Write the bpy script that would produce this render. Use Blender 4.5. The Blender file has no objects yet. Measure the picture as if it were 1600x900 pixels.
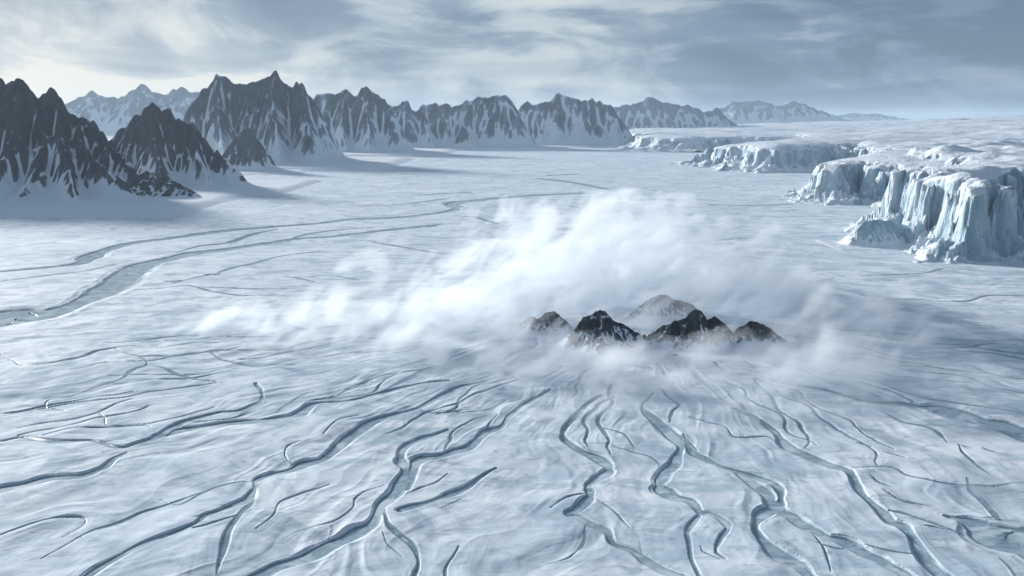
import bpy, math, random
import numpy as np
from mathutils import Vector

random.seed(7)
R = math.radians
scene = bpy.context.scene
COL = scene.collection

# ------------------------------------------------------------------ view
H = 500.0                     # height of the viewpoint over the ice plain, metres
F = 800.0 / math.tan(R(30))   # focal length in photo pixels (60 degree lens)
PITCH = math.atan2(450 - 188, F)
cp, sp = math.cos(PITCH), math.sin(PITCH)


def ray(px, py):
    a, b = px - 800.0, 450.0 - py
    return np.array([a, F * cp + b * sp, -F * sp + b * cp])


def G(px, py):
    """point of the plain seen at a photo position"""
    d = ray(px, py)
    t = H / -d[2]
    return d[0] * t, d[1] * t


def P(px, py, dist):
    """point at a forward distance"""
    d = ray(px, py)
    t = dist / d[1]
    return d[0] * t, dist, H + d[2] * t


# ------------------------------------------------------------------ noise
def _hash(ix, iy, iz, seed):
    h = (ix.astype(np.uint32) * np.uint32(374761393)) ^ (iy.astype(np.uint32) * np.uint32(668265263)) ^ \
        (iz.astype(np.uint32) * np.uint32(2147483647)) ^ np.uint32((seed * 974634777 + 1013904223) & 0xffffffff)
    h = (h ^ (h >> np.uint32(13))) * np.uint32(1274126177)
    h = (h ^ (h >> np.uint32(15))) * np.uint32(2246822519)
    return h ^ (h >> np.uint32(16))


_ang = np.linspace(0, 2 * math.pi, 256, endpoint=False)
_GX, _GY = np.cos(_ang).astype(np.float32), np.sin(_ang).astype(np.float32)
_rg = np.random.RandomState(3).normal(size=(256, 3))
_G3 = (_rg / np.linalg.norm(_rg, axis=1)[:, None]).astype(np.float32)


def noise2(x, y, seed=0):
    x = np.asarray(x, np.float64); y = np.asarray(y, np.float64)
    fx, fy = np.floor(x), np.floor(y)
    ix, iy = fx.astype(np.int64), fy.astype(np.int64)
    x = (x - fx).astype(np.float32); y = (y - fy).astype(np.float32)
    u = x * x * x * (x * (x * 6 - 15) + 10)
    v = y * y * y * (y * (y * 6 - 15) + 10)
    zz = np.zeros_like(ix)

    def g(dx, dy):
        k = (_hash(ix + dx, iy + dy, zz, seed) & np.uint32(255)).astype(np.int64)
        return _GX[k] * (x - dx) + _GY[k] * (y - dy)
    a = g(0, 0); b = g(1, 0); c = g(0, 1); d = g(1, 1)
    a = a + u * (b - a); c = c + u * (d - c)
    return (a + v * (c - a)) * 1.45


def noise3(x, y, z, seed=0):
    x = np.asarray(x, np.float64); y = np.asarray(y, np.float64); z = np.asarray(z, np.float64)
    fx, fy, fz = np.floor(x), np.floor(y), np.floor(z)
    ix, iy, iz = fx.astype(np.int64), fy.astype(np.int64), fz.astype(np.int64)
    x = (x - fx).astype(np.float32); y = (y - fy).astype(np.float32); z = (z - fz).astype(np.float32)
    u = x * x * x * (x * (x * 6 - 15) + 10)
    v = y * y * y * (y * (y * 6 - 15) + 10)
    w = z * z * z * (z * (z * 6 - 15) + 10)

    def g(dx, dy, dz):
        k = (_hash(ix + dx, iy + dy, iz + dz, seed) & np.uint32(255)).astype(np.int64)
        q = _G3[k]
        return q[..., 0] * (x - dx) + q[..., 1] * (y - dy) + q[..., 2] * (z - dz)
    out = 0
    r = []
    for dz in (0, 1):
        a = g(0, 0, dz); b = g(1, 0, dz); c = g(0, 1, dz); d = g(1, 1, dz)
        a = a + u * (b - a); c = c + u * (d - c)
        r.append(a + v * (c - a))
    return (r[0] + w * (r[1] - r[0])) * 1.5


def fbm2(x, y, o=4, seed=0, lac=2.03, gain=.5):
    s = 0; a = 1.0; n = 0
    for i in range(o):
        s = s + a * noise2(x, y, seed + i * 17); n += a
        x = x * lac + 11.3; y = y * lac + 5.7; a *= gain
    return s / n


def ridged2(x, y, o=4, seed=0, gain=.5):
    s = 0; a = 1.0; n = 0
    for i in range(o):
        s = s + a * (1 - 2 * np.abs(noise2(x, y, seed + i * 13))); n += a
        x = x * 2.07 + 3.1; y = y * 2.07 + 8.9; a *= gain
    return s / n


def fbm3(x, y, z, o=4, seed=0, gain=.5):
    s = 0; a = 1.0; n = 0
    for i in range(o):
        s = s + a * noise3(x, y, z, seed + i * 19); n += a
        x = x * 2.03 + 4.1; y = y * 2.03 + 9.7; z = z * 2.03 + 2.3; a *= gain
    return s / n


def sstep(a, b, x):
    t = np.clip((x - a) / (b - a), 0, 1)
    return t * t * (3 - 2 * t)


def blur(a, r):
    r = int(max(1, r))
    for ax in (0, 1):
        for _ in range(2):
            pad = [(0, 0), (0, 0)]; pad[ax] = (r + 1, r)
            b = np.cumsum(np.pad(a, pad, mode='edge'), axis=ax)
            n = a.shape[ax]
            hi = np.take(b, np.arange(2 * r + 1, 2 * r + 1 + n), axis=ax)
            lo = np.take(b, np.arange(0, n), axis=ax)
            a = (hi - lo) / (2 * r + 1)
    return a


# ------------------------------------------------------------------ meshes and objects
def grid_mesh(name, X, Y, Z, mat, attrs=None, keep=None, parent=None):
    """a sheet of quads over a regular index grid, faces dropped where keep is False"""
    ny, nx = X.shape
    idx = np.arange(nx * ny).reshape(ny, nx)
    q = np.stack([idx[:-1, :-1], idx[:-1, 1:], idx[1:, 1:], idx[1:, :-1]], -1).reshape(-1, 4)
    co = np.stack([X, Y, Z], -1).reshape(-1, 3).astype(np.float32)
    at = {k: v.reshape(-1).astype(np.float32) for k, v in (attrs or {}).items()}
    if keep is not None:
        q = q[keep.reshape(-1)]
        used = np.unique(q)
        remap = np.zeros(nx * ny, np.int64); remap[used] = np.arange(len(used))
        q = remap[q]; co = co[used]; at = {k: v[used] for k, v in at.items()}
    me = bpy.data.meshes.new(name)
    me.vertices.add(len(co)); me.vertices.foreach_set('co', co.ravel())
    n = len(q)
    me.loops.add(n * 4); me.loops.foreach_set('vertex_index', q.astype(np.int32).ravel())
    me.polygons.add(n)
    me.polygons.foreach_set('loop_start', np.arange(0, n * 4, 4, dtype=np.int32))
    me.polygons.foreach_set('use_smooth', np.ones(n, bool))
    for k, v in at.items():
        a = me.attributes.new(k, 'FLOAT', 'POINT'); a.data.foreach_set('value', v)
    me.update(); me.validate()
    me.materials.append(mat)
    ob = bpy.data.objects.new(name, me); COL.objects.link(ob)
    ob.parent = parent
    return ob


def tag(o, label, cat, kind=None, group=None):
    o['label'] = label; o['category'] = cat
    if kind: o['kind'] = kind
    if group: o['group'] = group
    return o


def thing(name, loc, label, cat, group=None):
    o = bpy.data.objects.new(name, None); COL.objects.link(o)
    o.location = loc
    return tag(o, label, cat, None, group)


# ------------------------------------------------------------------ materials
def new_mat(name):
    m = bpy.data.materials.new(name); m.use_nodes = True
    nt = m.node_tree; nt.nodes.clear()
    return m, nt


class NT:
    """short-hand for building node trees"""
    def __init__(s, nt): s.nt = nt

    def n(s, typ, ins=None, **kw):
        nd = s.nt.nodes.new(typ)
        for k, v in kw.items(): setattr(nd, k, v)
        for k, v in (ins or {}).items():
            sk = nd.inputs[k]
            if isinstance(v, bpy.types.NodeSocket): s.nt.links.new(v, sk)
            else: sk.default_value = v
        return nd

    def math(s, op, a, b=None, c=None, clamp=False):
        nd = s.nt.nodes.new('ShaderNodeMath'); nd.operation = op; nd.use_clamp = clamp
        for i, v in enumerate((a, b, c)):
            if v is None: continue
            if isinstance(v, bpy.types.NodeSocket): s.nt.links.new(v, nd.inputs[i])
            else: nd.inputs[i].default_value = v
        return nd.outputs[0]

    def noise(s, vec, scale, detail=4, rough=.55, dist=0, dim='3D'):
        nd = s.n('ShaderNodeTexNoise', {'Vector': vec, 'Scale': scale, 'Detail': detail, 'Roughness': rough, 'Distortion': dist})
        return nd.outputs[0]

    def mix(s, f, a, b):
        nd = s.nt.nodes.new('ShaderNodeMix'); nd.data_type = 'RGBA'
        for i, v in ((0, f), (6, a), (7, b)):
            if isinstance(v, bpy.types.NodeSocket): s.nt.links.new(v, nd.inputs[i])
            else: nd.inputs[i].default_value = v if i == 0 else (*v, 1)
        return nd.outputs[2]

    def ss(s, x, a, b, lo=0., hi=1.):
        nd = s.n('ShaderNodeMapRange', {0: x, 1: a, 2: b, 3: lo, 4: hi}, interpolation_type='SMOOTHSTEP')
        return nd.outputs[0]

    def mapping(s, vec, scale, rot=(0, 0, 0)):
        return s.n('ShaderNodeMapping', {'Vector': vec, 'Scale': scale, 'Rotation': rot}).outputs[0]

    def attr(s, name):
        return s.n('ShaderNodeAttribute', attribute_name=name).outputs['Fac']

    def out(s, surf=None, vol=None):
        o = s.nt.nodes.new('ShaderNodeOutputMaterial')
        if surf: s.nt.links.new(surf, o.inputs['Surface'])
        if vol: s.nt.links.new(vol, o.inputs['Volume'])


SNOW = (.75, .795, .845)


def mountain_material(name, rock_a, rock_b, unit, warm=None, brk=.35, frosty=.5):
    """snow over bare rock; unit = size of the rock features in metres"""
    m, nt = new_mat(name); t = NT(nt)
    pos = t.n('ShaderNodeNewGeometry').outputs['Position']
    snow = t.attr('snow')
    streak = t.mapping(pos, (1 / unit, 1 / unit, .28 / unit))
    n1 = t.noise(streak, 1.0, 6, .62)
    n2 = t.noise(pos, 5.0 / unit, 5, .65)
    n3 = t.noise(streak, .23, 3, .5)
    f = t.math('ADD', snow, t.math('MULTIPLY', t.math('SUBTRACT', n1, .5), .55))
    f = t.math('ADD', f, t.math('MULTIPLY', t.math('SUBTRACT', n2, .5), brk))
    f = t.ss(f, .40, .62)
    rock = t.mix(t.ss(n1, .38, .62), rock_a, rock_b)
    if warm: rock = t.mix(t.ss(n3, .45, .62), rock, warm)
    # frost caught in the joints of the rock
    frost = t.math('MULTIPLY', t.ss(n2, .56, .74), .35)
    rock = t.mix(frost, rock, (.30, .34, .38))
    rock = t.mix(t.ss(snow, .0, .45, 0., frosty), rock, (.28, .36, .45))
    col = t.mix(f, rock, SNOW)
    hgt = t.math('ADD', t.math('MULTIPLY', n1, 1.0), t.math('MULTIPLY', n2, .45))
    stg = t.math('SUBTRACT', 1.0, t.math('MULTIPLY', f, .8))
    bmp = t.n('ShaderNodeBump', {'Strength': stg, 'Distance': unit * .55, 'Height': hgt})
    b = t.n('ShaderNodeBsdfPrincipled', {'Base Color': col, 'Roughness': .85, 'Specular IOR Level': .2, 'Normal': bmp.outputs[0]})
    t.out(b.outputs[0])
    return m


def ground_material():
    m, nt = new_mat('wind packed snow over bare ice'); t = NT(nt)
    pos = t.n('ShaderNodeNewGeometry').outputs['Position']
    ice = t.attr('ice'); vein = t.attr('vein')
    big = t.noise(t.mapping(pos, (.0016, .004, .004), (0, 0, .25)), 1.0, 5, .6, .6)
    med = t.noise(t.mapping(pos, (.011, .019, .019), (0, 0, .5)), 1.0, 6, .62, 1.1)
    sast = t.noise(t.mapping(pos, (.05, .19, .19), (0, 0, -.5)), 1.0, 5, .62, .5)
    fine = t.noise(pos, .55, 4, .6)
    snow = t.mix(t.ss(big, .34, .62), (.80, .84, .885), (.65, .73, .79))
    snow = t.mix(t.math('MULTIPLY', t.ss(med, .47, .66), .62), snow, (.45, .56, .64))
    gl = t.noise(t.mapping(pos, (.0042, .0060, .0060), (0, 0, .5)), 1.0, 5, .58, 2.2)
    snow = t.mix(t.math('MULTIPLY', t.ss(gl, .49, .62), .85), snow, (.42, .535, .605))
    sm = t.noise(t.mapping(pos, (.016, .030, .030), (0, 0, .6)), 1.0, 6, .66, 1.6)
    snow = t.mix(t.math('MULTIPLY', t.ss(sm, .53, .68), .7), snow, (.36, .42, .465))
    snow = t.mix(t.math('MULTIPLY', vein, .8), snow, (.30, .385, .44))
    f = t.math('ADD', ice, t.math('MULTIPLY', t.math('SUBTRACT', med, .5), .5))
    f = t.ss(f, .22, .75)
    bare = t.mix(t.ss(sast, .35, .65), (.16, .245, .29), (.27, .37, .42))
    col = t.mix(f, snow, bare)
    h = t.math('ADD', t.math('MULTIPLY', sast, .5), t.math('MULTIPLY', fine, .22))
    h = t.math('ADD', h, t.math('MULTIPLY', med, 1.5))
    bmp = t.n('ShaderNodeBump', {'Strength': .32, 'Distance': 2.0, 'Height': h})
    rough = t.math('SUBTRACT', .8, t.math('MULTIPLY', f, .4))
    b = t.n('ShaderNodeBsdfPrincipled', {'Base Color': col, 'Roughness': rough, 'Specular IOR Level': .3, 'Normal': bmp.outputs[0]})
    t.out(b.outputs[0])
    return m


def channel_ice_material():
    m, nt = new_mat('refrozen meltwater'); t = NT(nt)
    pos = t.n('ShaderNodeNewGeometry').outputs['Position']
    n = t.noise(t.mapping(pos, (.03, .06, .06)), 1.0, 6, .6, .8)
    n2 = t.noise(pos, .2, 5, .6)
    col = t.mix(t.ss(n, .35, .65), (.22, .325, .375), (.38, .48, .53))
    n3 = t.noise(t.mapping(pos, (.012, .02, .02)), 1.0, 6, .65, 1.2)
    col = t.mix(t.math('MULTIPLY', t.ss(n2, .55, .75), .6), col, (.62, .70, .74))
    col = t.mix(t.math('MULTIPLY', t.ss(n3, .46, .60), .85), col, (.60, .68, .73))
    bmp = t.n('ShaderNodeBump', {'Strength': .3, 'Distance': .6, 'Height': n2})
    b = t.n('ShaderNodeBsdfPrincipled', {'Base Color': col, 'Roughness': .27, 'Specular IOR Level': .4, 'Normal': bmp.outputs[0]})
    t.out(b.outputs[0])
    return m


def cliff_material(name, unit):
    m, nt = new_mat(name); t = NT(nt)
    pos = t.n('ShaderNodeNewGeometry').outputs['Position']
    snow = t.attr('snow')
    col1 = t.noise(t.mapping(pos, (1 / unit, 1 / unit, .10 / unit)), 1.0, 6, .6, .5)
    col2 = t.noise(t.mapping(pos, (3.4 / unit, 3.4 / unit, .5 / unit)), 1.0, 5, .6, .6)
    lump = t.noise(pos, 2.2 / unit, 5, .6, .4)
    ice = t.mix(t.ss(col1, .33, .66), (.29, .43, .52), (.58, .68, .74))
    ice = t.mix(t.math('MULTIPLY', t.ss(col2, .55, .72), .55), ice, (.20, .34, .43))
    f = t.math('ADD', snow, t.math('MULTIPLY', t.math('SUBTRACT', lump, .5), .9))
    f = t.math('ADD', f, t.math('MULTIPLY', t.math('SUBTRACT', col1, .5), .5))
    f = t.ss(f, .36, .62)
    col = t.mix(f, ice, SNOW)
    h = t.math('ADD', col1, t.math('MULTIPLY', col2, .5))
    h = t.math('ADD', h, t.math('MULTIPLY', lump, .35))
    stg = t.math('SUBTRACT', .9, t.math('MULTIPLY', f, .45))
    bmp = t.n('ShaderNodeBump', {'Strength': stg, 'Distance': unit * .4, 'Height': h})
    b = t.n('ShaderNodeBsdfPrincipled', {'Base Color': col, 'Roughness': .55, 'Specular IOR Level': .35, 'Normal': bmp.outputs[0]})
    t.out(b.outputs[0])
    return m


# ------------------------------------------------------------------ polylines
def spline(pts, n_per=8):
    """Catmull-Rom through rows of numbers"""
    p = np.array(pts, float)
    p = np.vstack([2 * p[0] - p[1], p, 2 * p[-1] - p[-2]])
    out = []
    for i in range(1, len(p) - 2):
        a, b, c, d = p[i - 1], p[i], p[i + 1], p[i + 2]
        for k in range(n_per):
            s = k / n_per
            out.append(.5 * (2 * b + (c - a) * s + (2 * a - 5 * b + 4 * c - d) * s * s + (3 * b - a - 3 * c + d) * s ** 3))
    out.append(p[-2])
    return np.array(out)


def plain_z(X, Y):
    """height of the ice plain without its channels"""
    return 7 * fbm2(X / 420, Y / 520, 4, 64) + 3.6 * fbm2(X / 110, Y / 150, 3, 65) * sstep(3600, 1500, Y)


def runoff(h, res, seed):
    """area drained through each cell, log scale: where gullies and couloirs form"""
    ny, nx = h.shape
    rs = np.random.RandomState(seed)
    best = np.full(h.shape, -1e9); rec = np.arange(nx * ny).reshape(ny, nx)
    idx = rec.copy()
    hp = np.pad(h, 1, mode='edge'); ip = np.pad(idx, 1, mode='edge')
    for dy in (-1, 0, 1):
        for dx in (-1, 0, 1):
            if not dx and not dy: continue
            dh = h - hp[1 + dy:1 + dy + ny, 1 + dx:1 + dx + nx]
            if dx and dy: dh = dh / (2 - rs.random_sample(h.shape))
            b = dh > best
            best = np.where(b, dh, best); rec = np.where(b, ip[1 + dy:1 + dy + ny, 1 + dx:1 + dx + nx], rec)
    rec = np.where(best > 0, rec, idx).ravel().tolist()
    order = np.argsort(-h.ravel()).tolist()
    A = [1.0] * (nx * ny)
    for i in order:
        r = rec[i]
        if r != i: A[r] += A[i]
    return np.log(np.array(A).reshape(ny, nx))


# ------------------------------------------------------------------ mountains
def ridge_field(X, Y, segs, S):
    """highest of all ridges that fall off with slope S on both sides"""
    Hh = np.full(X.shape, -60.0)
    x0, dx = X[0, 0], X[0, 1] - X[0, 0]
    y0, dy = Y[0, 0], Y[1, 0] - Y[0, 0]
    ny, nx = X.shape
    for ax, ay, az, bx, by, bz in segs:
        rr = (max(az, bz) + 60) / S
        i0 = max(0, int((min(ax, bx) - rr - x0) / dx)); i1 = min(nx, int((max(ax, bx) + rr - x0) / dx) + 2)
        j0 = max(0, int((min(ay, by) - rr - y0) / dy)); j1 = min(ny, int((max(ay, by) + rr - y0) / dy) + 2)
        if i1 <= i0 or j1 <= j0: continue
        x = X[j0:j1, i0:i1]; y = Y[j0:j1, i0:i1]
        vx, vy = bx - ax, by - ay
        L = vx * vx + vy * vy + 1e-6
        t = np.clip(((x - ax) * vx + (y - ay) * vy) / L, 0, 1)
        d = np.hypot(x - ax - t * vx, y - ay - t * vy)
        h = az + t * (bz - az) - S * d
        np.maximum(Hh[j0:j1, i0:i1], h, out=Hh[j0:j1, i0:i1])
    return Hh


def rock_mass(name, crest, mat, seed, res, S=1.55, run=.78, step=None, kfoot=.05, snow_bias=0., steep=.72, warpk=1.0,
              spurs=(), parent=None, jag=.05, flute=.011, gsnow=.20, ribs=.6, low=.80, gblur=1, colw=.21, colh=.10, apr=.50, det=.034, lowf=.62, conc=1.0):
    """A mountain grown from its crest line: spurs run down to the plain on both sides, ribs branch off the spurs, gullies lie between.
    crest: rows (photo x, photo y, forward distance)."""
    rnd = random.Random(seed)
    C = np.array([P(*c) for c in crest])
    top = C[:, 2].max()
    seglen = np.hypot(np.diff(C[:, 0]), np.diff(C[:, 1])).sum()
    step = step or top * .30
    # resample the crest with a little jaggedness
    pts = []
    for a, b in zip(C[:-1], C[1:]):
        L = np.hypot(*(b - a)[:2]); k = max(1, int(round(L / (step * .25))))
        for i in range(k):
            s = i / k; p = a + (b - a) * s
            if i: p = p + np.array([0, rnd.uniform(-.08, .08) * step, rnd.uniform(-jag, jag * .4) * top])
            pts.append(p)
    pts.append(C[-1])
    segs = [(*a, *b) for a, b in zip(pts[:-1], pts[1:])]

    def spur(p, ang, length, z0, depth, e):
        n = 6 if depth == 0 else 3
        q = [np.array([p[0], p[1], z0])]
        a = ang
        for i in range(1, n + 1):
            a += rnd.uniform(-.2, .2)
            s = i / n
            q.append(np.array([q[-1][0] + math.cos(a) * length / n, q[-1][1] + math.sin(a) * length / n,
                               z0 * (1 - s) ** e - s * 6]))
        for u, v in zip(q[:-1], q[1:]): segs.append((*u, *v))
        if depth < 1:
            for i in range(1, n - 1):
                if rnd.random() < ribs:
                    z = q[i][2]
                    if z < top * .15: continue
                    spur(q[i], a + rnd.choice((-1, 1)) * rnd.uniform(.35, .8), z * run * rnd.uniform(.5, .9), z * rnd.uniform(.95, 1.0), depth + 1, rnd.uniform(.9, 1.2))

    acc = 1e9
    for i in range(len(pts)):
        if i: acc += np.hypot(*(pts[i] - pts[i - 1])[:2])
        if acc < step * rnd.uniform(.75, 1.25): continue
        acc = 0
        p = pts[i]
        if p[2] < top * .05: continue
        for side in (-1, 1):
            ang = side * math.pi / 2 + rnd.uniform(-.35, .35)
            spur(p, ang, p[2] * run * rnd.uniform(.8, 1.25), p[2] * rnd.uniform(.9, 1.), 0, rnd.uniform(.85, 1.35))
    for s in spurs:                                    # spurs the photo shows plainly
        q = [np.array(P(*v)) for v in s]
        for u, v in zip(q[:-1], q[1:]): segs.append((*u, *v))
    sg = np.array(segs)
    m = top * .9
    xs = np.concatenate([sg[:, 0], sg[:, 3]]); ys = np.concatenate([sg[:, 1], sg[:, 4]])
    x0, x1, y0, y1 = xs.min() - m, xs.max() + m, ys.min() - m, ys.max() + m * .3
    X, Y = np.meshgrid(np.arange(x0, x1, res), np.arange(y0, y1, res))
    w = top * .05 * warpk
    wx = X + w * fbm2(X / (w * 5), Y / (w * 5), 4, seed)
    wy = Y + w * fbm2(X / (w * 5), Y / (w * 5), 4, seed + 50)
    # evaluate on the regular grid, then read it through the warp
    Hr = ridge_field(X, Y, segs, S)
    fi = np.clip((wx - x0) / res, 0, X.shape[1] - 1.001); fj = np.clip((wy - y0) / res, 0, X.shape[0] - 1.001)
    i = fi.astype(int); j = fj.astype(int); u = fi - i; v = fj - j
    h = (Hr[j, i] * (1 - u) + Hr[j, i + 1] * u) * (1 - v) + (Hr[j + 1, i] * (1 - u) + Hr[j + 1, i + 1] * u) * v
    hn = np.clip(h / top, 0, 1)
    h = np.where(h > 0, top * hn ** conc, h)
    q1 = top * .30 * noise2(X / (top * .55), Y / (top * .55), seed + 3) + top * .06 * noise2(X / (top * .14), Y / (top * .14), seed + 6)
    col = ridged2((X + q1) / (top * colw), Y / (top * .75), 3, seed + 14, .55)
    h = h + top * colh * (col - .25) * sstep(.0, .35, hn) * (1.15 - .5 * hn)
    h = h + top * det * ridged2(X / (top * .13), Y / (top * .13), 4, seed + 9) * (.25 + hn)
    h = blur(h, 1) + top * .016 * ridged2(X / (top * .055), Y / (top * .055), 2, seed + 19) * hn
    # water and avalanches cut flutes and couloirs down the faces
    up = sstep(.02, .25, hn)
    for it in range(3):
        g = runoff(h + top * .004 * noise2(X / (res * 2.3), Y / (res * 2.3), seed + it), res, seed + it)
        g = blur(np.clip(g - .7, 0, 5.0), gblur)
        h = h - top * flute * g * up
    bl = blur(h, top * .03 / res)
    fill = np.maximum(0, bl - h)
    h = h + fill * .35
    k = top * kfoot
    ap = apr * blur(np.maximum(h, 0), top * .20 / res)
    ap = ap * (1 + .75 * fbm2(X / (top * .22), Y / (top * .4), 4, seed + 88))
    k2 = top * .02
    hb = np.maximum(h, ap) + k2 * np.log1p(np.exp(-np.abs(h - ap) / k2))
    buried = sstep(-.01, .03, (ap - h) / top)
    hh = k * np.logaddexp(0, hb / k)
    apron = np.exp(-np.maximum(h, 0) / (top * .11))
    gy, gx = np.gradient(hh, res)
    nz = 1 / np.sqrt(1 + gx * gx + gy * gy)
    gb = blur(hh, top * .02 / res)
    snow = .18 + (nz - steep) * 2.0 + 11.0 * fill / top + gsnow * (g - 1.2) + 8 * np.clip((gb - hh) / top, -.03, .03) + snow_bias
    snow = snow + low * sstep(.75, .05, hn) + lowf * fbm2(X / (top * .28), Y / (top * .28), 3, seed + 77) + .45 * apron * sstep(.45, .75, nz) + .9 * buried
    # where the mountain meets the plain
    border = np.minimum.reduce([X - x0, X[0, -1] - X, Y - y0, Y[-1, 0] - Y])
    z = plain_z(X, Y) + hh - k * .14 - k * .8 * (1 - sstep(0, m * .3, border))
    above = hh - k * .14 - k * .8 * (1 - sstep(0, m * .3, border))
    cell = np.maximum.reduce([above[:-1, :-1], above[1:, :-1], above[:-1, 1:], above[1:, 1:]])
    return grid_mesh(name, X, Y, z, mat, {'snow': np.clip(snow, -1, 2)}, cell > -k * .1, parent)


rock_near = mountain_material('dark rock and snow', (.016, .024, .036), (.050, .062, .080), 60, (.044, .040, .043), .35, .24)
rock_mid = mountain_material('haze tinted slate rock and snow', (.026, .042, .062), (.072, .098, .128), 75, None, .35, .6)  # rock bluer than the near one: distance tint put into the colour
rock_far = mountain_material('haze paled grey rock and snow', (.07, .105, .14), (.15, .19, .23), 130)  # paler and bluer still, aerial haze painted into the rock colour
rock_small = mountain_material('black rock and drifted snow', (.034, .036, .040), (.090, .093, .098), 30, None, .12, .35)

MT = 'mountains walling the ice plain'


def mountain(crest, mat, seed, res, label, **kw):
    o = rock_mass('mountain', crest, mat, seed, res, **kw)
    tag(o, label, 'mountain', 'structure', MT)


mountain([(-330, 175, 5900), (-200, 150, 5900), (-90, 140, 5950), (-30, 132, 6000), (0, 131, 6000), (18, 126, 6000), (30, 122, 6000), (48, 146, 6000),
          (60, 150, 6000), (77, 136, 6000), (92, 152, 6000), (106, 178, 6000), (122, 181, 6000), (142, 190, 5950), (170, 222, 5900), (205, 262, 5800)],
         rock_near, 11, 6.5, 'dark twin-topped mountain filling the edge of the view, nearest of the peaks', snow_bias=.20, lowf=.95, apr=.34, run=.64, S=1.85, colh=.12,
         spurs=[[(77, 136, 6000), (70, 200, 5800), (55, 255, 5600), (20, 312, 5330)], [(122, 181, 6000), (128, 232, 5750), (165, 262, 5600), (195, 278, 5500)],
                [(30, 122, 6000), (25, 210, 5750), (-10, 290, 5450)], [(92, 152, 6000), (100, 240, 5680), (125, 320, 5250)]])
mountain([(168, 232, 6900), (186, 205, 6950), (212, 182, 7000), (236, 163, 7000), (262, 170, 7000), (278, 188, 6980), (300, 194, 6950), (318, 216, 6900),
          (340, 240, 6850), (372, 262, 6800)],
         rock_near, 23, 7, 'dark brown pyramid peak between the twin-topped mountain and the tall grey wall', snow_bias=.20, lowf=.9, apr=.40, run=.70, S=1.7,
         spurs=[[(236, 163, 7000), (240, 215, 6750), (250, 275, 6500)], [(300, 194, 6950), (310, 240, 6750), (320, 278, 6600)], [(212, 182, 7000), (200, 235, 6780), (195, 265, 6650)]])
mountain([(275, 200, 10600), (296, 172, 10700), (318, 142, 10800), (338, 119, 10900), (352, 124, 10900), (372, 127, 10900), (390, 134, 10900), (412, 124, 10900),
          (433, 110, 10900), (448, 128, 10900), (470, 129, 10800), (482, 150, 10700), (494, 185, 10600), (506, 225, 10500)],
         rock_mid, 37, 11, 'tallest mountain, a steep grey wall with two summits above the plain', snow_bias=.46, lowf=.85, run=.60, S=1.9, colh=.13, colw=.24, apr=.42,
         spurs=[[(338, 119, 10900), (340, 180, 10400), (350, 235, 9900)], [(433, 110, 10900), (425, 180, 10400), (440, 245, 9800)], [(470, 129, 10800), (480, 190, 10350), (495, 240, 9900)]])
mountain([(352, 240, 8950), (366, 215, 9000), (380, 203, 9000), (390, 201, 9000), (402, 222, 9000), (416, 246, 8950), (430, 264, 8900)],
         rock_mid, 41, 7, 'small dark foot peak standing before the tallest mountain', snow_bias=-.05)
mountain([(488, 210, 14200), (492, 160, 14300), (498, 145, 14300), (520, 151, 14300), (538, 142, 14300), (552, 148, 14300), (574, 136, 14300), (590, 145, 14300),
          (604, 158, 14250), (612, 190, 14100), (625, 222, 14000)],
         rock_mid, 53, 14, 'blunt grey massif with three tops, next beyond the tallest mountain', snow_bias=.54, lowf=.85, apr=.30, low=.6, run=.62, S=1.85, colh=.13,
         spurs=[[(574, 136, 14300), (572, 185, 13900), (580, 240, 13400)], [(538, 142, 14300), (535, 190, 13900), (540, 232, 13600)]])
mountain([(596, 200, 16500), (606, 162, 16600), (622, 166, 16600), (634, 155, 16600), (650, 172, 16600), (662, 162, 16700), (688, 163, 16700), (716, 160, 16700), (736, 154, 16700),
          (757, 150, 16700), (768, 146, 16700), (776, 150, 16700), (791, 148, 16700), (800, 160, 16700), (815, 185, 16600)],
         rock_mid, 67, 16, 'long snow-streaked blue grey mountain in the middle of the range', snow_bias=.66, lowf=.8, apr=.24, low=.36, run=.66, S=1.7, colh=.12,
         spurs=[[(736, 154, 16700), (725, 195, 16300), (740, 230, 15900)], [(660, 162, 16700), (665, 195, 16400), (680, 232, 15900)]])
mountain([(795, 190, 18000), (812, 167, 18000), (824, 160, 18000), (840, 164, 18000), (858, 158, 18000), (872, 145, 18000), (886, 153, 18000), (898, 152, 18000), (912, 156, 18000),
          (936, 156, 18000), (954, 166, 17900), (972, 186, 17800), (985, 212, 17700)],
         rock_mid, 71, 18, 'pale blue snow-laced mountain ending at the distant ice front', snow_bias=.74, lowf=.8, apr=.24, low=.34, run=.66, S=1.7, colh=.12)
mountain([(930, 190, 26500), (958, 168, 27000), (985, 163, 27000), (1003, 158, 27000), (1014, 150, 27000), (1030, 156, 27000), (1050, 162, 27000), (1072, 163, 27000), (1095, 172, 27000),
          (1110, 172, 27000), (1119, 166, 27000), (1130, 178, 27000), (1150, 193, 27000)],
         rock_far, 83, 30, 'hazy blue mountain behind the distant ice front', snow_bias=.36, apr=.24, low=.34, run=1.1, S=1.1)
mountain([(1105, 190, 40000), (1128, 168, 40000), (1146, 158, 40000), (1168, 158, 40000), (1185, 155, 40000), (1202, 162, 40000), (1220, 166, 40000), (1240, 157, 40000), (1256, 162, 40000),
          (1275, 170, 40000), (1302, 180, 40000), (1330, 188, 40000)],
         rock_far, 97, 46, 'faint blue double mountain on the horizon above the white ice shelf', snow_bias=.25, run=1.5, S=.85)
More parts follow.
